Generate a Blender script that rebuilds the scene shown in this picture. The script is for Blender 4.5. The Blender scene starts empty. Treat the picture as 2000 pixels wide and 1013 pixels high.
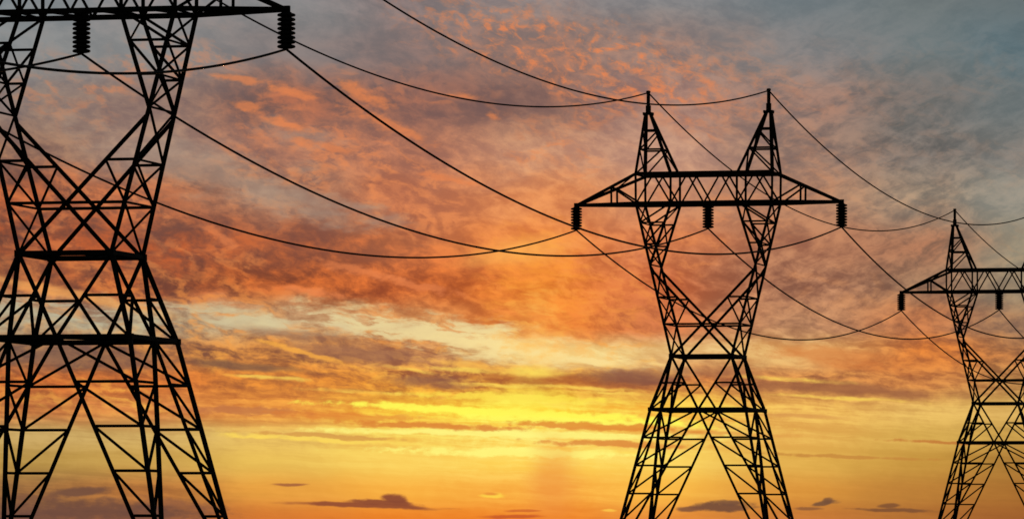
import bpy, bmesh, math, random
from mathutils import Vector, Matrix

random.seed(4)
sc = bpy.context.scene
COL = sc.collection

# ------------------------------------------------------------------ camera
CAM_H = 4.2                     # eye height over the plain the towers stand on
F = 10175.0                     # focal length in photo pixels (2000 wide)
cam = bpy.data.cameras.new('camera')
cam.sensor_width = 36.0
cam.lens = F / 2000.0 * 36.0
cam.shift_y = (1034.3 - 506.5) / 2000.0
cam.clip_start = 0.5
cam.clip_end = 60000.0
camo = bpy.data.objects.new('camera', cam)
camo.location = (0, 0, CAM_H)
camo.rotation_euler = (math.pi / 2, -0.0015, 0)
COL.objects.link(camo)
sc.camera = camo
sc.view_settings.view_transform = 'Standard'
sc.view_settings.look = 'None'
sc.view_settings.gamma = 1.0
sc.view_settings.exposure = 0.0
sc.render.film_transparent = False
sc.cycles.pixel_filter_type = 'BLACKMAN_HARRIS'
sc.cycles.filter_width = 1.6          # the photograph is a soft enlargement

SUN_EL = math.radians(1.3)
SUN_AZ = 0.006                  # just right of straight ahead

# ------------------------------------------------------------------ sky
world = bpy.data.worlds.new('World')
sc.world = world
world.use_nodes = True
NT = world.node_tree
NT.nodes.clear()


class V:
    """a value on a node socket, with arithmetic"""
    def __init__(self, s):
        self.s = s

    def __add__(a, b): return op('ADD', a, b)
    def __radd__(a, b): return op('ADD', b, a)
    def __sub__(a, b): return op('SUBTRACT', a, b)
    def __rsub__(a, b): return op('SUBTRACT', b, a)
    def __mul__(a, b): return op('MULTIPLY', a, b)
    def __rmul__(a, b): return op('MULTIPLY', b, a)
    def __truediv__(a, b): return op('DIVIDE', a, b)


def put(sock, val):
    if isinstance(val, V):
        NT.links.new(val.s, sock)
    else:
        sock.default_value = val


def op(kind, a, b=0.0, clamp=False):
    n = NT.nodes.new('ShaderNodeMath')
    n.operation = kind
    n.use_clamp = clamp
    put(n.inputs[0], a)
    put(n.inputs[1], b)
    return V(n.outputs[0])


def smooth(x, lo, hi, a=0.0, b=1.0):
    n = NT.nodes.new('ShaderNodeMapRange')
    n.interpolation_type = 'SMOOTHSTEP'
    put(n.inputs['Value'], x)
    n.inputs['From Min'].default_value = lo
    n.inputs['From Max'].default_value = hi
    n.inputs['To Min'].default_value = a
    n.inputs['To Max'].default_value = b
    return V(n.outputs[0])


def lin(x, lo, hi, a=0.0, b=1.0):
    n = NT.nodes.new('ShaderNodeMapRange')
    n.interpolation_type = 'LINEAR'
    n.clamp = True
    put(n.inputs['Value'], x)
    n.inputs['From Min'].default_value = lo
    n.inputs['From Max'].default_value = hi
    n.inputs['To Min'].default_value = a
    n.inputs['To Max'].default_value = b
    return V(n.outputs[0])


def vec(x, y, z=0.0):
    n = NT.nodes.new('ShaderNodeCombineXYZ')
    put(n.inputs[0], x)
    put(n.inputs[1], y)
    put(n.inputs[2], z)
    return V(n.outputs[0])


def noise(v, scale=1.0, detail=6.0, rough=0.55, dist=0.0, color=False):
    n = NT.nodes.new('ShaderNodeTexNoise')
    n.noise_dimensions = '3D'
    put(n.inputs['Vector'], v)
    n.inputs['Scale'].default_value = scale
    n.inputs['Detail'].default_value = detail
    n.inputs['Roughness'].default_value = rough
    n.inputs['Distortion'].default_value = dist
    return V(n.outputs['Color' if color else 'Fac'])


def mixv(f, a, b):
    n = NT.nodes.new('ShaderNodeMix')
    n.data_type = 'FLOAT'
    put(n.inputs[0], f)
    put(n.inputs[2], a)
    put(n.inputs[3], b)
    return V(n.outputs[0])


def rgb(c):
    return (c[0] / 255.0, c[1] / 255.0, c[2] / 255.0, 1.0)


def mixc(f, a, b, mode='MIX'):
    n = NT.nodes.new('ShaderNodeMix')
    n.data_type = 'RGBA'
    n.blend_type = mode
    put(n.inputs[0], f)
    put(n.inputs[6], a if isinstance(a, V) else rgb(a))
    put(n.inputs[7], b if isinstance(b, V) else rgb(b))
    return V(n.outputs[2])


def ramp(x, xs, cols):
    n = NT.nodes.new('ShaderNodeValToRGB')
    cr = n.color_ramp
    cr.interpolation = 'EASE'
    lo, hi = xs[0], xs[-1]
    for i, (xx, c) in enumerate(zip(xs, cols)):
        p = (xx - lo) / (hi - lo)
        if i == 0:
            e = cr.elements[0]
            e.position = p
        elif i == len(xs) - 1:
            e = cr.elements[len(cr.elements) - 1]
            e.position = p
        else:
            e = cr.elements.new(p)
        e.color = rgb(c)
    put(n.inputs[0], x)
    return V(n.outputs[0])


tc = NT.nodes.new('ShaderNodeTexCoord')
nrm = NT.nodes.new('ShaderNodeVectorMath')
nrm.operation = 'NORMALIZE'
NT.links.new(tc.outputs['Generated'], nrm.inputs[0])
sep = NT.nodes.new('ShaderNodeSeparateXYZ')
NT.links.new(nrm.outputs[0], sep.inputs[0])
DX, DY, DZ = (V(s) for s in sep.outputs)
AZ = op('ARCTAN2', DX, DY)      # azimuth, 0 straight ahead
EL = op('ARCSINE', DZ)          # elevation over the horizon
# angles in handy units: U grows to the right, W grows downwards, 1 unit = 5.6 degrees
U = AZ * (F / 1000.0) + 1.0
W = 1.0343 - EL * (F / 1000.0)

KX = [0, .30, .55, .80, 1.05, 1.30, 1.55, 1.80, 2.0]
# mean colours of the cloud deck (shaded side / lit side) by elevation and azimuth
ROWS = [
 (-1.4, [(88,100,110)]*9, [(96,108,116)]*9),
 (0.0,
  [(122,130,134),(128,130,132),(122,125,126),(122,112,112),(130,120,120),(118,119,122),(108,117,121),(106,114,115),(96,107,110)],
  [(138,144,146),(150,140,138),(140,138,138),(150,130,126),(152,140,136),(138,136,136),(120,127,130),(115,122,122),(104,114,116)]),
 (0.10,
  [(126,130,131),(130,130,130),(122,116,116),(119,107,106),(130,110,105),(130,114,111),(118,119,120),(105,117,119),(90,108,114)],
  [(140,142,142),(142,140,138),(139,128,125),(147,121,114),(178,126,104),(168,136,122),(140,134,132),(118,125,126),(104,120,125)]),
 (0.20,
  [(125,122,120),(130,114,108),(112,95,91),(118,97,93),(118,98,93),(146,120,112),(120,112,108),(98,104,103),(102,114,116)],
  [(150,136,126),(156,132,118),(178,114,88),(160,112,96),(142,110,100),(178,142,126),(172,138,122),(124,122,119),(116,125,126)]),
 (0.30,
  [(122,100,90),(140,122,112),(142,110,98),(156,112,94),(184,140,114),(174,140,122),(128,114,106),(98,98,96),(112,116,114)],
  [(172,132,104),(176,147,127),(194,134,104),(212,140,103),(222,170,130),(208,166,138),(178,142,120),(140,132,124),(138,136,130)]),
 (0.39,
  [(115,80,68),(122,90,76),(142,108,91),(172,110,82),(205,130,82),(186,138,108),(150,118,98),(125,118,108),(132,136,128)],
  [(190,105,66),(186,116,82),(188,146,118),(220,138,92),(240,162,102),(224,162,118),(195,145,112),(180,158,132),(158,154,140)]),
 (0.48,
  [(102,72,63),(118,80,68),(128,84,69),(164,102,70),(214,122,64),(190,115,74),(150,105,82),(128,100,84),(145,140,122)],
  [(170,92,60),(195,100,58),(195,108,66),(226,130,76),(250,154,78),(228,144,96),(195,140,105),(185,130,98),(165,155,130)]),
 (0.56,
  [(130,85,65),(115,74,60),(130,75,52),(150,80,50),(200,106,48),(180,98,60),(130,92,74),(125,98,82),(140,128,108)],
  [(215,130,75),(195,105,62),(225,120,60),(236,128,64),(250,146,64),(220,128,82),(205,150,112),(178,140,108),(170,155,125)]),
 (0.635,
  [(150,120,95),(135,105,85),(165,115,80),(180,110,65),(205,105,50),(170,95,62),(150,105,80),(150,95,68),(120,92,78)],
  [(190,180,148),(195,185,150),(215,185,140),(240,170,105),(248,140,65),(225,130,80),(215,155,110),(215,135,85),(180,135,98)]),
 (0.69,
  [(110,82,70),(120,82,66),(135,85,62),(150,92,66),(235,190,110),(220,170,105),(205,140,80),(160,90,55),(130,85,60)],
  [(190,140,95),(220,140,75),(245,160,75),(235,165,95),(252,225,145),(245,210,145),(240,195,125),(240,140,65),(215,140,80)]),
 (0.745,
  [(150,82,50),(160,88,52),(165,98,58),(150,85,55),(165,82,45),(150,85,60),(150,92,62),(160,95,60),(150,100,60)],
  [(225,120,60),(232,130,62),(245,150,62),(255,170,60),(255,180,60),(240,150,75),(240,160,85),(230,150,80),(220,165,95)]),
 (0.80,
  [(170,100,60),(190,112,62),(205,115,55),(242,160,52),(255,200,50),(245,168,62),(215,150,75),(210,160,85),(205,160,85)],
  [(225,140,75),(235,150,80),(250,170,75),(255,220,74),(255,252,96),(255,222,90),(250,200,100),(240,195,105),(225,180,100)]),
 (0.85,
  [(180,145,85),(195,155,90),(215,170,90),(240,185,80),(252,195,75),(235,170,75),(225,165,80),(210,165,80),(185,145,75)],
  [(205,170,105),(215,178,105),(238,195,100),(255,230,105),(255,245,130),(255,225,110),(240,190,95),(225,180,90),(205,160,80)]),
 (0.90,
  [(178,140,72),(195,152,76),(230,184,86),(250,203,90),(255,208,86),(250,204,90),(222,170,78),(195,145,65),(165,118,56)],
  [(190,152,82),(205,162,84),(238,194,92),(254,214,100),(255,226,110),(254,214,100),(230,178,84),(202,152,70),(175,126,60)]),
 (0.96,
  [(135,95,62),(165,105,58),(228,156,66),(248,172,66),(246,164,64),(250,182,72),(215,145,62),(185,125,58),(160,105,50)],
  [(165,115,68),(195,125,64),(236,163,70),(252,180,72),(255,186,78),(254,190,78),(222,152,66),(192,130,60),(168,110,52)]),
 (1.013,
  [(95,68,60),(125,80,62),(205,115,50),(232,125,42),(235,125,42),(225,135,58),(195,118,56),(170,105,52),(150,90,46)],
  [(130,88,66),(160,100,64),(215,122,54),(238,132,46),(245,140,50),(235,145,62),(205,125,60),(178,112,55),(158,96,48)]),
]

# the deck's middle height catches the reddest light
def redder(r):
    y = r[0]
    if not .15 < y < .6:
        return r
    f = lambda c, k: tuple(min(255, v * m) for v, m in zip(c, k))
    return (y, [f(c, (1.0, .93, .93)) if i < 7 else f(c, (.98, .95, .94)) for i, c in enumerate(r[1])],
            [f(c, (1.01, .97, .95)) if i < 7 else f(c, (1.0, .97, .96)) for i, c in enumerate(r[2])])
ROWS = [redder(r) for r in ROWS]

# slow warps so that nothing follows the table's own axes
base_p = vec(U, W * 1.6, 3.1)
w1 = noise(base_p, 3.2, 3, 0.5, color=True)
w2 = noise(vec(U * 1.0, W * 2.2, 8.7), 11.0, 4, 0.55, color=True)
sw1 = NT.nodes.new('ShaderNodeSeparateXYZ'); NT.links.new(w1.s, sw1.inputs[0])
sw2 = NT.nodes.new('ShaderNodeSeparateXYZ'); NT.links.new(w2.s, sw2.inputs[0])
a1, b1 = V(sw1.outputs[0]) - 0.5, V(sw1.outputs[1]) - 0.5
a2, b2 = V(sw2.outputs[0]) - 0.5, V(sw2.outputs[1]) - 0.5
calm = smooth(W, 0.60, 0.86, 1.0, 0.25)          # lower layers lie flatter
Uw = U + a1 * 0.16 + a2 * 0.07
Ww = W + (b1 * 0.06 + b2 * 0.045) * calm

# cloud textures: tufts drifting down to the right, ripples rising to the right, flat streaks low down
def rot(u, w, deg, su, sw, z):
    c, s = math.cos(math.radians(deg)), math.sin(math.radians(deg))
    return vec((u * c + w * s) * su, (w * c - u * s) * sw, z)

wu, ww = U + a2 * 0.05 + a1 * 0.04, W + b2 * 0.030
n_big = noise(rot(wu, ww, 15, 5.0, 9.8, 0.3), 1.0, 5, 0.55)
n_tuft = noise(rot(wu, ww, 13, 12.5, 22.5, 7.3), 1.0, 9, 0.66)
n_ripple = noise(rot(wu, ww, -24, 10.0, 29.0, 5.2), 1.0, 9, 0.66)
n_streak = noise(rot(U + a2 * 0.05, W + b2 * 0.012, 3, 2.8, 44.0, 9.4), 1.0, 8, 0.58)
n_thread = noise(rot(U + a2 * 0.05, W + b2 * 0.014, 3, 6.5, 120.0, 4.9), 1.0, 6, 0.62)
n_puff = noise(rot(wu, ww, 6, 15.0, 62.0, 17.7), 1.0, 7, 0.64)
n_fine = noise(rot(wu, ww, 12, 34.0, 62.0, 2.2), 1.0, 5, 0.62)
right = smooth(Uw, 1.30, 1.62)
low = smooth(W, 0.67, 0.80)
tex = n_big * 0.36 + mixv(right, n_tuft, n_ripple) * 0.64
puffy = smooth(W, 0.57, 0.66) * smooth(W, 0.82, 0.74)
tex = mixv(low, tex, n_streak * 0.62 + n_thread * 0.38)
tex = mixv(puffy * 0.55, tex, n_puff)
tex = tex + (n_fine - 0.5) * 0.30
tex = smooth(tex, 0.36, 0.635)
# thin sunlit rims where the tufts turn over
def rim(n, lo=0.86):
    return smooth(op('ABSOLUTE', (n - 0.5) * 2.0), 1.0 - lo, 0.0)
n_rim = noise(rot(wu + 0.3, ww, 16, 12.0, 27.0, 11.7), 1.0, 4, 0.5)
n_where = noise(rot(wu, ww, 10, 3.6, 6.5, 13.1), 1.0, 3, 0.5)
rims = rim(n_rim, 0.78) * smooth(n_where, 0.42, 0.60) * smooth(n_fine, 0.36, 0.56)

U01 = lin(Uw, 0.0, 2.0)
def build(which):
    col = None
    for i, r in enumerate(ROWS):
        c = ramp(U01 if col is None else U01 + V(col.s) * 1e-7, KX, r[which])
        col = c if col is None else mixc(smooth(Ww, ROWS[i - 1][0], r[0]), col, c)
    return col

shade, lit = build(1), build(2)
sky = mixc(tex, shade, lit)
rim_col = ramp(W, [0.0, .20, .40, .60, .72, .80, .95], [(205,140,112),(228,132,84),(236,142,86),(248,152,72),(255,190,80),(255,225,90),(250,190,84)])
rim_zone = smooth(Uw, 1.75, 1.15, 0.12, 1.0) * smooth(W, 0.02, 0.16) * smooth(W, 0.84, 0.78) * smooth(Uw, -0.15, 0.35, 0.35, 1.0)
sky = mixc(rims * rim_zone * 0.55, sky, rim_col)

# ---- single cloud banks, gaps and bright edges
edge = noise(vec(U * 14.0, W * 40.0, 4.4), 1.0, 6, 0.6) - 0.5
edge_c = noise(vec(U * 30.0, W * 60.0, 6.1), 1.0, 5, 0.6) - 0.5
PV = vec(U + a2 * 0.03, W + b2 * 0.012)

gap_n = smooth(noise(rot(wu, ww, 7, 8.0, 42.0, 15.3), 1.0, 8, 0.66), 0.43, 0.55)

def bank(x, y, rx, ry, deg, color, alpha, soft=0.5, rag=1.0, fine=False, broken=0.0):
    """a soft-edged bank of cloud: centre, half sizes (thousandths of a unit), tilt, colour"""
    global sky
    n = NT.nodes.new('ShaderNodeMapping')
    n.vector_type = 'TEXTURE'
    # evaluated after the layer below it (keeps the shader's working memory small)
    k = NT.nodes.new('ShaderNodeVectorMath')
    k.operation = 'MULTIPLY_ADD'
    NT.links.new(sky.s, k.inputs[0])
    k.inputs[1].default_value = (1e-7, 1e-7, 1e-7)
    NT.links.new(PV.s, k.inputs[2])
    NT.links.new(k.outputs[0], n.inputs[0])
    n.inputs[1].default_value = (x / 1000.0, y / 1000.0, 0)
    n.inputs[2].default_value = (0, 0, math.radians(deg))
    n.inputs[3].default_value = (rx / 1000.0, ry / 1000.0, 1)
    l = NT.nodes.new('ShaderNodeVectorMath')
    l.operation = 'LENGTH'
    NT.links.new(n.outputs[0], l.inputs[0])
    d = V(l.outputs['Value']) + (edge_c if fine else edge) * (1.6 * rag)
    m = smooth(d, 1.0 + soft, 1.0 - soft, 0.0, alpha)
    if broken:
        m = m * (gap_n * broken + (1.0 - broken))
    sky = mixc(m, sky, color)

# pale gaps
bank(420, 620, 160, 20, 6, (204,188,148), .80, .7, 2.2, False, .95)
bank(640, 632, 160, 22, 6, (216,198,152), .85, .7, 2.0, False, .9)
bank(800, 640, 190, 28, 7, (228,206,150), .88, .6, 2.2, False, .85)
bank(930, 666, 170, 26, 8, (236,210,148), .88, .6, 2.0, False, .8)
bank(1100, 692, 190, 24, 7, (252,224,150), .85, .7, 1.4, False, .6)
bank(120, 608, 190, 26, 8, (190,184,154), .85, .7, 1.6, False, .8)
bank(600, 395, 120, 26, 18, (160,138,122), .30, .8, 2.6)
bank(735, 425, 60, 16, 15, (164,140,124), .35, .8, 2.6)
bank(430, 345, 190, 40, 15, (172,152,134), .45, .9, 2.4)
bank(580, 265, 60, 16, 10, (156,142,132), .45, .9, 2.4)
bank(1560, 690, 110, 24, 0, (236,192,120), .65, .7, 1.8, False, .7)
# separate lit tufts
for x, y, rx, ry, dg in ((565,183,40,8,14), (482,212,28,8,6), (470,160,40,6,10), (705,188,48,11,24), (905,192,24,5,8), (958,227,13,6,20),
                         (760,250,70,9,22), (560,245,50,7,16), (640,290,60,7,14), (880,352,50,6,10), (420,460,40,9,30), (700,530,60,8,12), (820,560,70,8,10), (600,570,70,6,8)):
    bank(x, y, rx, ry, dg, (236,134,80), .62, .7, 2.4, True)
# left edge bank lit from below
bank(110, 572, 190, 10, 12, (238,165,92), .7, .6, 1.0)
bank(150, 700, 190, 22, 3, (122,92,80), .6, .6, 1.2)
# dark rolls
bank(470, 716, 120, 7, 5, (122,88,70), .75, .6, 1.0)
bank(700, 690, 130, 16, 5, (146,98,78), .65, .6, 1.5)
bank(620, 660, 110, 9, 6, (150,104,80), .5, .6, 1.3)
bank(850, 744, 80, 12, 2, (138,92,76), .7, .6, 1.5)
bank(1110, 742, 160, 12, 3, (160,86,52), .7, .6, 1.4)
bank(1240, 736, 100, 15, 2, (132,86,70), .75, .6, 1.2)
bank(1640, 758, 190, 10, 3, (150,94,66), .75, .6, 1.6)
bank(1420, 728, 90, 9, 4, (168,108,72), .55, .6, 1.6)
bank(1560, 812, 90, 4, 2, (206,138,76), .6, .6, 1.2)
bank(1420, 845, 110, 4, 2, (216,142,70), .5, .6, 1.0)
bank(1640, 700, 110, 20, 8, (212,118,60), .55, .6, 1.6)
# long glowing streaks above the horizon
bank(1010, 806, 330, 8, 3, (255,250,88), .9, .42, 1.7, True)
bank(1120, 822, 230, 7, 2, (255,250,95), .8, .42, 1.7, True)
bank(1000, 776, 190, 7, 2, (255,228,80), .7, .42, 1.9, True)
bank(1000, 846, 330, 7, 1, (255,246,130), .8, .42, 1.7, True)
bank(1040, 884, 240, 8, 1, (255,246,125), .85, .42, 1.8, True)
bank(640, 857, 180, 6, 3, (252,214,92), .75, .42, 1.9, True)
bank(600, 690, 110, 5, 15, (255,176,72), .7, .42, 1.4, True)
bank(930, 716, 90, 6, 8, (255,190,84), .6, .42, 1.4, True)
bank(470, 802, 120, 7, 2, (186,112,72), .7, .42, 1.8, True)
bank(680, 812, 130, 7, 2, (222,128,58), .6, .42, 1.8, True)
bank(830, 830, 170, 6, 2, (216,124,56), .8, .42, 1.8, True)
bank(1170, 832, 160, 7, 2, (222,130,54), .8, .42, 1.8, True)
bank(1190, 866, 130, 6, 2, (218,132,62), .8, .42, 1.8, True)
bank(640, 852, 150, 4, 3, (206,142,74), .7, .42, 1.8, True)
bank(1650, 890, 150, 3.5, 2, (196,134,64), .8, .42, 1.6, True)
bank(1830, 862, 80, 3.5, 2, (192,118,58), .8, .42, 1.6, True)
for x, y, rx, ry, dg in ((905,722,60,4,4), (960,752,70,3.5,3), (1130,757,90,3.5,3), (1200,768,80,3,2), (700,765,90,3.5,3), (1370,790,60,3.5,2),
                         (520,738,70,3.5,4), (800,722,50,3.5,10), (1560,742,90,4,4), (1650,776,110,3.5,3), (560,857,110,3,3), (1260,884,90,3.5,2)):
    bank(x, y, rx, ry, dg, (255,216,92), .75, .7, 1.3, True, .5)
# glow above the hidden sun
bank(1050, 560, 75, 80, 0, (255,158,60), .65, .9, 2.0, True, .45)
bank(1045, 645, 44, 60, 0, (255,196,100), .45, .9, 2.2, True, .7)
bank(1010, 490, 90, 22, -8, (255,184,92), .55, .8, .9)
bank(1045, 726, 48, 9, 0, (255,226,96), .80, .8, 1.2)
bank(1030, 780, 60, 26, 0, (255,236,90), .50, .9, 1.0)
bank(1080, 950, 42, 75, 0, (236,142,66), .55, .8, .6)
# small low clouds
bank(160, 961, 62, 8, -4, (112,78,64), .85, .4, .9, True)
bank(60, 972, 70, 6, 0, (124,84,64), .7, .5, 1.0, True)
bank(190, 997, 190, 17, 0, (106,74,64), .75, .6, 1.6, True)
bank(350, 985, 60, 7, 10, (150,96,66), .6, .6, 1.2, True)
bank(570, 947, 30, 3.2, -1, (164,100,62), .9, .4, .5)
bank(715, 987, 145, 4.6, 2, (146,80,54), .95, .4, .6)
bank(745, 981, 66, 6, 3, (142,78,54), .95, .35, .8, True)
bank(768, 973, 24, 9, 6, (138,76,54), .95, .35, .8, True)
bank(1412, 988, 58, 8, 0, (112,76,60), .9, .4, 1.0, True)
bank(1425, 980, 26, 5, 0, (116,80,62), .85, .4, 1.0, True)
bank(1345, 993, 24, 5, 0, (124,82,62), .85, .4, .7, True)
bank(1610, 981, 28, 5, -8, (118,82,60), .9, .35, .9, True)
bank(1620, 976, 10, 6, -8, (118,82,60), .85, .4, .8, True)
bank(1580, 992, 28, 3.5, 0, (140,90,58), .8, .4, .7, True)
bank(1745, 994, 75, 3.6, 2, (126,82,54), .9, .4, .8, True)
bank(1735, 985, 20, 4.4, 0, (126,82,54), .85, .4, .8, True)
bank(1000, 1008, 58, 4, 0, (200,92,46), .9, .4, .7)
bank(1020, 996, 30, 2.5, 0, (208,106,50), .85, .4, .7)
bank(962, 966, 24, 4.5, 0, (255,214,76), .85, .4, .9, True)
bank(958, 963, 14, 2.6, 0, (226,130,56), .75, .6, .8)
bank(1190, 996, 12, 2.6, 0, (255,206,80), .75, .5, .8, True)

# small rows of lit puffs high up
puff = noise(rot(wu, ww, 20, 40.0, 66.0, 1.7), 1.0, 5, 0.6)
pm = NT.nodes.new('ShaderNodeMapping'); pm.vector_type = 'TEXTURE'
NT.links.new(PV.s, pm.inputs[0])
pm.inputs[1].default_value = (1.13, .115, 0)
pm.inputs[2].default_value = (0, 0, math.radians(14))
pm.inputs[3].default_value = (.36, .085, 1)
pl = NT.nodes.new('ShaderNodeVectorMath'); pl.operation = 'LENGTH'
NT.links.new(pm.outputs[0], pl.inputs[0])
pmask = smooth(V(pl.outputs['Value']) + edge * 0.9, 1.3, 0.4)
sky = mixc(smooth(puff, 0.44, 0.72) * pmask * 0.85, sky, (236,134,84))

gam = NT.nodes.new('ShaderNodeGamma')
gam.inputs[1].default_value = 2.2
NT.links.new(sky.s, gam.inputs[0])
bank_bg = NT.nodes.new('ShaderNodeBackground')
bank_bg.inputs[1].default_value = 1.0
NT.links.new(gam.outputs[0], bank_bg.inputs[0])

nishita = NT.nodes.new('ShaderNodeTexSky')
nishita.sky_type = 'NISHITA'
nishita.sun_disc = False
nishita.sun_elevation = SUN_EL
nishita.sun_rotation = SUN_AZ
nishita.dust_density = 2.0
clear_bg = NT.nodes.new('ShaderNodeBackground')
clear_bg.inputs[1].default_value = 0.06
NT.links.new(nishita.outputs[0], clear_bg.inputs[0])
# the cloud deck thins out overhead and away from the sunset
away = op('MAXIMUM', smooth(op('ABSOLUTE', AZ), 0.55, 1.4), smooth(EL, 0.25, 0.7))
mixs = NT.nodes.new('ShaderNodeMixShader')
NT.links.new(away.s, mixs.inputs[0])
NT.links.new(bank_bg.outputs[0], mixs.inputs[1])
NT.links.new(clear_bg.outputs[0], mixs.inputs[2])
wout = NT.nodes.new('ShaderNodeOutputWorld')
NT.links.new(mixs.outputs[0], wout.inputs[0])

# ------------------------------------------------------------------ sun
sl = bpy.data.lights.new('sun', 'SUN')
sl.energy = 0.5
sl.angle = math.radians(3)
sl.color = (1.0, 0.55, 0.25)
so = bpy.data.objects.new('sun', sl)
sd = Vector((math.sin(SUN_AZ) * math.cos(SUN_EL), math.cos(SUN_AZ) * math.cos(SUN_EL), math.sin(SUN_EL)))
so.rotation_euler = sd.to_track_quat('Z', 'Y').to_euler()
so.location = (0, 50, 80)
COL.objects.link(so)


# ------------------------------------------------------------------ materials
def material(name, c1, c2, rough, metal, scale):
    m = bpy.data.materials.new(name)
    m.use_nodes = True
    nt = m.node_tree
    b = nt.nodes['Principled BSDF']
    t = nt.nodes.new('ShaderNodeTexCoord')
    n = nt.nodes.new('ShaderNodeTexNoise')
    n.inputs['Scale'].default_value = scale
    n.inputs['Detail'].default_value = 6
    nt.links.new(t.outputs['Object'], n.inputs['Vector'])
    r = nt.nodes.new('ShaderNodeValToRGB')
    r.color_ramp.elements[0].position = .35
    r.color_ramp.elements[1].position = .68
    r.color_ramp.elements[0].color = (*c1, 1)
    r.color_ramp.elements[1].color = (*c2, 1)
    nt.links.new(n.outputs['Fac'], r.inputs[0])
    nt.links.new(r.outputs[0], b.inputs['Base Color'])
    b.inputs['Roughness'].default_value = rough
    b.inputs['Metallic'].default_value = metal
    b.inputs['Specular IOR Level'].default_value = 0.08
    return m

STEEL = material('weathered_dark_steel', (.016, .015, .014), (.03, .027, .024), .75, .0, 1.4)
GLAZE = material('dark_insulator_glaze', (.012, .011, .011), (.022, .019, .018), .55, .0, 6)
CABLE = material('oxidised_cable', (.018, .017, .016), (.028, .026, .024), .7, .0, .8)
CONC = material('footing_concrete', (.20, .19, .18), (.32, .31, .29), .9, .0, 3)
SOIL = material('dry_grass_plain', (.035, .040, .015), (.075, .068, .030), .95, .0, .15)


# ------------------------------------------------------------------ mesh helpers
def make(name, bm, mat, parent=None):
    me = bpy.data.meshes.new(name)
    bm.normal_update()
    bm.to_mesh(me)
    bm.free()
    me.materials.append(mat)
    o = bpy.data.objects.new(name, me)
    COL.objects.link(o)
    if parent is not None:
        o.parent = parent
    return o


def frame(p, q):
    d = (q - p).normalized()
    up = Vector((0, 0, 1)) if abs(d.z) < .95 else Vector((0, 1, 0))
    x = d.cross(up).normalized()
    y = x.cross(d).normalized()
    return d, x, y


def angle_bar(bm, p, q, s, jog=0.0):
    """a rolled angle section (two flanges) from p to q"""
    p, q = Vector(p), Vector(q)
    d, x, y = frame(p, q)
    s = s * 1.2
    t = s * .42
    h = s * .5
    prof = [(-h, -h), (h, -h), (h, -h + t), (-h + t, -h + t), (-h + t, h), (-h, h)]
    # turn the open corner so both flanges show from most sides
    c, sn = math.cos(.5 + jog), math.sin(.5 + jog)
    prof = [(a * c - b * sn, a * sn + b * c) for a, b in prof]
    v0 = [bm.verts.new(p + x * a + y * b) for a, b in prof]
    v1 = [bm.verts.new(q + x * a + y * b) for a, b in prof]
    n = len(prof)
    for i in range(n):
        bm.faces.new((v0[i], v0[(i + 1) % n], v1[(i + 1) % n], v1[i]))
    bm.faces.new(v0[::-1])
    bm.faces.new(v1)


def box_bar(bm, p, q, s):
    """a boxed section (two angles riveted back to back)"""
    p, q = Vector(p), Vector(q)
    d, x, y = frame(p, q)
    h = s * .5
    b = s * .12
    prof = [(-h + b, -h), (h - b, -h), (h, -h + b), (h, h - b), (h - b, h), (-h + b, h), (-h, h - b), (-h, -h + b)]
    v0 = [bm.verts.new(p + x * a + y * c) for a, c in prof]
    v1 = [bm.verts.new(q + x * a + y * c) for a, c in prof]
    for i in range(8):
        j = (i + 1) % 8
        bm.faces.new((v0[i], v0[j], v1[j], v1[i]))
    bm.faces.new(v0[::-1])
    bm.faces.new(v1)


def plate(bm, c, sx, sy, sz):
    g = bmesh.ops.create_cube(bm, size=1.0)
    bmesh.ops.scale(bm, vec=(sx, sy, sz), verts=g['verts'])
    bmesh.ops.translate(bm, vec=Vector(c), verts=g['verts'])


def lathe(bm, prof, seg=20, c=(0, 0, 0)):
    c = Vector(c)
    rings = []
    for r, z in prof:
        rings.append([bm.verts.new(c + Vector((r * math.cos(2 * math.pi * k / seg), r * math.sin(2 * math.pi * k / seg), z))) for k in range(seg)])
    for a, b in zip(rings, rings[1:]):
        for k in range(seg):
            bm.faces.new((a[k], a[(k + 1) % seg], b[(k + 1) % seg], b[k]))
    bm.faces.new(rings[0][::-1])
    bm.faces.new(rings[-1])


def empty(name, loc, rz):
    o = bpy.data.objects.new(name, None)
    o.empty_display_size = 1
    o.location = loc
    o.rotation_euler = (0, 0, rz)
    COL.objects.link(o)
    return o


def tag(o, label, cat, group=None):
    o['label'] = label
    o['category'] = cat
    if group:
        o['group'] = group


def copy_thing(src):
    c = src.copy()
    COL.objects.link(c)
    for ch in src.children:
        d = ch.copy()
        COL.objects.link(d)
        d.parent = c
        d.matrix_parent_inverse = ch.matrix_parent_inverse.copy()
        for g in ch.children:
            e = g.copy()
            COL.objects.link(e)
            e.parent = d
            e.matrix_parent_inverse = g.matrix_parent_inverse.copy()
    return c


# ------------------------------------------------------------------ ground
bm = bmesh.new()
N = 60
xs = [(-1 + 2 * i / N) for i in range(N + 1)]
grid = []
for j in range(N + 1):
    row = []
    for i in range(N + 1):
        x = math.copysign(abs(xs[i]) ** 3, xs[i]) * 26000
        y = math.copysign(abs(xs[j]) ** 3, xs[j]) * 26000
        row.append(bm.verts.new((x, y, 0.0)))
    grid.append(row)
for j in range(N):
    for i in range(N):
        bm.faces.new((grid[j][i], grid[j][i + 1], grid[j + 1][i + 1], grid[j + 1][i]))
g = make('ground', bm, SOIL)
g['kind'] = 'structure'

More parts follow.
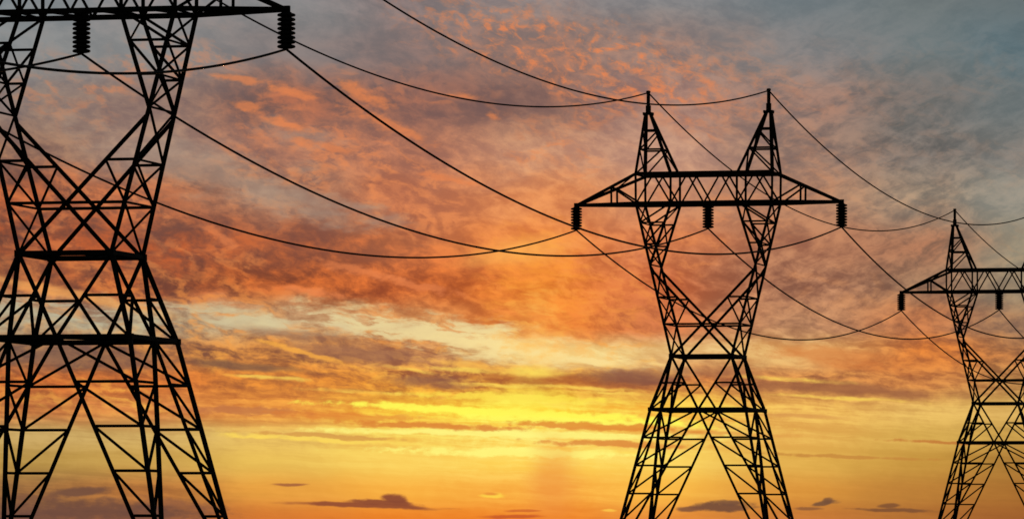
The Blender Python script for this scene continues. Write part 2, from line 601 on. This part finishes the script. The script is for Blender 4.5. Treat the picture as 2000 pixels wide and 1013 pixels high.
# ------------------------------------------------------------------ tower
ZB0 = CAM_H                     # heights below were measured from the eye level
ZF = 0.0
ZL, ZW = 13.168 + ZB0, 19.007 + ZB0
ZX, ZK = 28.55 + ZB0, 29.05 + ZB0
ZC, ZT = 35.755 + ZB0, 38.983 + ZB0
ZP, ZPP = 45.683 + ZB0, 48.08 + ZB0
ZI = 33.038 + ZB0
W0, D0 = 9.087, 9.4
WL, DL = 5.293, 5.36
WW, DW = 3.35, 3.5
WC, WCI, DC = 7.578, 3.688, 2.464
WT = 7.61
WA, WP = 14.82, 6.73


def lerp(a, b, t):
    return Vector(a) * (1 - t) + Vector(b) * t

def foot(sx, sy): return Vector((sx * W0, sy * D0, ZF))
def belt(sx, sy): return Vector((sx * WL, sy * DL, ZL))
def waist(sx, sy): return Vector((sx * WW, sy * DW, ZW))
def chord_o(sx, sy): return Vector((sx * WC, sy * DC, ZC))
def chord_i(sx, sy): return Vector((sx * WCI, sy * DC, ZC))
def top_o(sx, sy): return Vector((sx * WT, sy * DC, ZT))
def top_i(sx, sy): return Vector((sx * WCI, sy * DC, ZT))
def leg_at(sx, sy, z):
    if z <= ZL:
        return lerp(foot(sx, sy), belt(sx, sy), (z - ZF) / (ZL - ZF))
    return lerp(belt(sx, sy), waist(sx, sy), (z - ZL) / (ZW - ZL))
def outer_at(sx, sy, z): return lerp(waist(sx, sy), chord_o(sx, sy), (z - ZW) / (ZC - ZW))
def inner_at(sx, sy, z): return lerp(outer_at(sx, sy, ZK), chord_i(sx, sy), (z - ZK) / (ZC - ZK))
def xdiag_at(sx, sy, z): return lerp(waist(-sx, sy), outer_at(sx, sy, ZX), (z - ZW) / (ZX - ZW))
def tip(sx): return Vector((sx * WA, 0, ZC))

CORN = [(-1, -1), (1, -1), (1, 1), (-1, 1)]
LEVELS = [ZL - 3.05 * k for k in range(1, 6)]


def build_tower():
    root = empty('transmission_tower', (0, 0, 0), 0)
    # legs and footings
    for sx, sy in CORN:
        bm = bmesh.new()
        box_bar(bm, foot(sx, sy), belt(sx, sy), .30)
        box_bar(bm, belt(sx, sy), waist(sx, sy), .29)
        plate(bm, belt(sx, sy), .46, .46, .42)
        plate(bm, waist(sx, sy), .50, .50, .46)
        make('leg', bm, STEEL, root)
        bm = bmesh.new()
        f = foot(sx, sy)
        lathe(bm, [(.75, -1.0), (.75, .30), (.68, .38), (.10, .42)], 16, f)
        make('footing', bm, CONC, root)
    # four faces of the body
    for a in range(4):
        c1, c2 = CORN[a], CORN[(a + 1) % 4]
        bm = bmesh.new()
        M = (belt(*c1) + belt(*c2)) / 2
        for c in (c1, c2):
            ft = foot(*c)
            angle_bar(bm, M, ft, .21)
            prev = M
            for z in LEVELS:
                pl_ = leg_at(*c, z)
                pb = lerp(M, ft, (ZL - z) / (ZL - ZF))
                angle_bar(bm, pb, pl_, .155)
                angle_bar(bm, prev, pl_, .155)
                prev = pb
            # panel between belt and waist
            wc = waist(*c)
            angle_bar(bm, wc, M, .21)
            zm = (ZL + ZW) / 2
            pd = lerp(wc, M, .5)
            angle_bar(bm, pd, leg_at(*c, zm), .155)
            angle_bar(bm, pd, belt(*c), .155)
        make('bracing_panel', bm, STEEL, root)
    # heavy rings
    for name, fn, s, si in (('belt_ring', belt, .36, .20), ('waist_ring', waist, .36, .16)):
        bm = bmesh.new()
        mids = []
        for a in range(4):
            p, q = fn(*CORN[a]), fn(*CORN[(a + 1) % 4])
            box_bar(bm, p, q, s)
            mids.append((p + q) / 2)
        for a in range(4):
            angle_bar(bm, mids[a], mids[(a + 1) % 4], si)
        make(name, bm, STEEL, root)
    # crossed struts of the window
    zc = ZW + (ZX - ZW) * WW / (WW + outer_at(1, 1, ZX).x)
    zu = 25.45 + ZB0
    bm = bmesh.new()
    for sx, sy in CORN:
        angle_bar(bm, outer_at(sx, sy, ZX), waist(-sx, sy), .235, .3)
    for sy in (-1, 1):
        angle_bar(bm, outer_at(-1, sy, zc), outer_at(1, sy, zc), .17)
    make('cross_strut', bm, STEEL, root)
    # two fork columns
    l1, l2 = 33.65 + ZB0, 31.3 + ZB0
    for sx in (-1, 1):
        bm = bmesh.new()
        for sy in (-1, 1):
            box_bar(bm, waist(sx, sy), chord_o(sx, sy), .27)
            angle_bar(bm, outer_at(sx, sy, ZK), chord_i(sx, sy), .24)
            for z in (l1, l2):
                angle_bar(bm, outer_at(sx, sy, z), inner_at(sx, sy, z), .15)
            angle_bar(bm, chord_i(sx, sy), outer_at(sx, sy, l1), .16)
            angle_bar(bm, inner_at(sx, sy, l1), outer_at(sx, sy, l2), .16)
            angle_bar(bm, xdiag_at(sx, sy, zu), outer_at(sx, sy, zu), .16)
            angle_bar(bm, xdiag_at(sx, sy, zu), outer_at(sx, sy, zc), .15)
        zs = [ZC, l1, l2, ZK, zu, zc, ZW]
        for k in range(len(zs) - 1):
            for sy in (-1, 1):
                angle_bar(bm, outer_at(sx, sy, zs[k]), outer_at(sx, -sy, zs[k + 1]), .135)
            if k:
                angle_bar(bm, outer_at(sx, -1, zs[k]), outer_at(sx, 1, zs[k]), .13)
        zi_ = [ZC, l1, l2, ZK]
        s = 1
        for k in range(3):
            angle_bar(bm, inner_at(sx, s, zi_[k]), inner_at(sx, -s, zi_[k + 1]), .12)
            s = -s
        make('fork_column', bm, STEEL, root)
    # the bridge between the columns
    bm = bmesh.new()
    nb = [-WC, -WCI, 0, WCI, WC]
    ntop = [(nb[k] + nb[k + 1]) / 2 for k in range(4)]
    for sy in (-1, 1):
        box_bar(bm, chord_o(-1, sy), chord_o(1, sy), .36)
        box_bar(bm, top_o(-1, sy), top_o(1, sy), .36)
        for sx in (-1, 1):
            box_bar(bm, chord_o(sx, sy), top_o(sx, sy), .23)
            box_bar(bm, chord_i(sx, sy), top_i(sx, sy), .23)
        for k in range(4):
            t = Vector((ntop[k], sy * DC, ZT))
            angle_bar(bm, (nb[k], sy * DC, ZC), t, .16)
            angle_bar(bm, t, (nb[k + 1], sy * DC, ZC), .16)
    allx = sorted(nb + ntop)
    s = 1
    for k, x in enumerate(allx):
        if x in nb:
            angle_bar(bm, (x, -DC, ZC), (x, DC, ZC), .15)
        if k:
            angle_bar(bm, (allx[k - 1], s * DC, ZC), (x, -s * DC, ZC), .13)
            angle_bar(bm, (allx[k - 1], s * DC, ZT), (x, -s * DC, ZT), .12)
            s = -s
    for sx in (-1, 1):
        angle_bar(bm, top_o(sx, -1), top_o(sx, 1), .2)
    plate(bm, (0, 0, ZC - .06), .9, .5, .34)
    make('bridge', bm, STEEL, root)
    # side arms
    for sx in (-1, 1):
        bm = bmesh.new()
        tp = tip(sx)
        for sy in (-1, 1):
            box_bar(bm, chord_o(sx, sy), tp, .34)
            angle_bar(bm, top_o(sx, sy), tp, .27)
            pu = lerp(tp, top_o(sx, sy), .59)
            pb = lerp(tp, chord_o(sx, sy), .59)
            angle_bar(bm, pu, pb, .16)
            angle_bar(bm, pu, chord_o(sx, sy), .17)
        for fn in (top_o, chord_o):
            a, b = (lerp(tp, fn(sx, s), .59) for s in (-1, 1))
            angle_bar(bm, a, b, .13)
            angle_bar(bm, b, fn(sx, -1), .12)
        plate(bm, tp, .5, .3, .5)
        make('side_arm', bm, STEEL, root)
    # earth wire peaks
    for sx in (-1, 1):
        bm = bmesh.new()
        ap = lambda s, o: Vector((sx * (WP + o * .28), s * .22, ZP))   # o = 1 outer, -1 inner
        po = lambda s, t: lerp(ap(s, 1), top_o(sx, s), t)
        pi_ = lambda s, t: lerp(ap(s, -1), top_i(sx, s), t)
        for s in (-1, 1):
            angle_bar(bm, ap(s, 1), top_o(sx, s), .25)
            angle_bar(bm, ap(s, -1), top_i(sx, s), .25)
            for t in (.27, .59):
                angle_bar(bm, po(s, t), pi_(s, t), .16)
            angle_bar(bm, pi_(s, .59), po(s, 1), .15)
            angle_bar(bm, pi_(s, .30), po(s, .59), .15)
        for fn in (po, pi_):
            for t0, t1 in ((.27, .59), (.59, 1.0)):
                angle_bar(bm, fn(-1, t0), fn(1, t1), .12)
                angle_bar(bm, fn(-1, t0), fn(1, t0), .12)
        pk = make('earth_wire_peak', bm, STEEL, root)
        bm = bmesh.new()
        plate(bm, (sx * WP, 0, ZP + .02), 1.1, .85, .24)
        plate(bm, (sx * WP, 0, ZP + .52), .50, .46, .80)
        for dx in (-.42, .42):
            plate(bm, (sx * WP + dx, 0, ZP - .02), .16, .95, .34)
        make('cap_plate', bm, STEEL, pk)
        bm = bmesh.new()
        lathe(bm, [(.20, 0), (.20, ZPP - ZP - .98), (.25, ZPP - ZP - .96), (.25, ZPP - ZP - .80), (.10, ZPP - ZP - .74)], 14, (sx * WP, 0, ZP + .9))
        make('earth_wire_post', bm, STEEL, pk)
    return root


TH = .2415
U_ = Vector((math.sin(TH), math.cos(TH), 0))        # along the line
A_ = Vector((math.cos(TH), -math.sin(TH), 0))       # along the arms
T0 = Vector((-29.97, 362.04, 0))
SPAN = 214.97
LENGTH = {-1: 140.0}              # the span behind the nearest pylon is shorter

def place(k, x, z):
    return T0 + U_ * (k * SPAN) + A_ * x + Vector((0, 0, z))

TOWERS = ['nearest black lattice power pylon, largest and cut by the left edge',
          'middle black lattice power pylon, whole twin-peaked head in view',
          'smallest black lattice power pylon, far off and cut by the right edge',
          'black lattice power pylon farther along the line than the smallest one']
proto = build_tower()
for k in range(4):
    t = proto if k == 0 else copy_thing(proto)
    t.location = place(k, 0, 0)
    t.rotation_euler = (0, 0, -TH)
    tag(t, TOWERS[k], 'power pylon', 'lattice pylons carrying the power line')


# ------------------------------------------------------------------ insulators (hung on the arms)
def build_insulator():
    H = ZC - ZI                    # root sits at the wire clamp
    root = empty('insulator_string', (0, 0, 0), 0)
    bm = bmesh.new()
    lathe(bm, [(.10, H - .02), (.10, H - .17), (.36, H - .19), (.36, .12), (.13, .06), (.05, -.02)], 14)
    make('rod', bm, STEEL, root)
    for k in range(8):
        z = H - .40 - k * .31
        bm = bmesh.new()
        lathe(bm, [(.40, z + .15), (.48, z + .13), (.58, z + .095), (.63, z + .04), (.63, z - .03), (.58, z - .075), (.48, z - .10), (.40, z - .12)], 24)
        make('disc', bm, GLAZE, root)
    bm = bmesh.new()
    plate(bm, (0, 0, -.02), .16, .5, .14)
    make('wire_clamp', bm, STEEL, root)
    return root

WHO = ['nearest, largest pylon', 'middle pylon', 'smallest, far right pylon', 'pylon past the smallest one']
WHERE = {-1: 'left arm tip', 0: 'centre of the crossarm', 1: 'right arm tip'}
ins0 = build_insulator()
first = True
for k in range(4):
    for s in (-1, 0, 1):
        i = ins0 if first else copy_thing(ins0)
        first = False
        i.location = place(k, s * WA, ZI)
        i.rotation_euler = (0, 0, -TH)
        tag(i, 'black insulator discs under the %s of the %s' % (WHERE[s], WHO[k]), 'insulator', 'insulator stacks hanging under the crossarms')


# ------------------------------------------------------------------ wires
def wire(k, x, z, sag, r, name, label, cat, group):
    L = LENGTH.get(k, SPAN)
    q = place(k + 1, x, z)
    p = q - U_ * L
    mid = (p + q) / 2
    n, seg = 72, 8
    bm = bmesh.new()
    side = A_
    rings = []
    for i in range(n + 1):
        t = i / n
        c = p.lerp(q, t) - Vector((0, 0, 4 * sag * t * (1 - t))) - mid
        tan = (U_ * L + Vector((0, 0, -4 * sag * (1 - 2 * t)))).normalized()
        up = side.cross(tan).normalized()
        rings.append([bm.verts.new(c + (side * math.cos(a) + up * math.sin(a)) * r) for a in (2 * math.pi * m / seg for m in range(seg))])
    for a, b in zip(rings, rings[1:]):
        for m in range(seg):
            f = bm.faces.new((a[m], a[(m + 1) % seg], b[(m + 1) % seg], b[m]))
            f.smooth = True
    bm.faces.new(rings[0][::-1])
    bm.faces.new(rings[-1])
    o = make(name, bm, CABLE)
    o.location = mid
    tag(o, label, cat, group)
    return o

SPANS = ['in from the left edge to the nearest pylon', 'sagging from nearest to middle pylon',
         'sagging from middle to smallest pylon', 'leaving the smallest pylon rightwards']
SAG_C = [6.2, 7.5, 7.75, 7.75]
SAG_E = {-1: (5.5, 5.5), 0: (7.7, 7.8), 1: (8.0, 7.2), 2: (6.4, 7.0)}
for k in (-1, 0, 1, 2):
    for s, w in ((-1, 'left'), (0, 'centre'), (1, 'right')):
        wire(k, s * WA, ZI - .02, SAG_C[k + 1], .088, 'power_wire', 'power wire on the %s insulators, %s' % (w, SPANS[k + 1]), 'power wire', 'power wires hung from the insulators')
    for s, w in ((-1, 'left'), (1, 'right')):
        wire(k, s * WP, ZPP - .08, SAG_E[k][0 if s < 0 else 1], .078, 'earth_wire', 'thin top wire on the %s peaks, %s' % (w, SPANS[k + 1]), 'earth wire', 'earth wires over the pylon peaks')
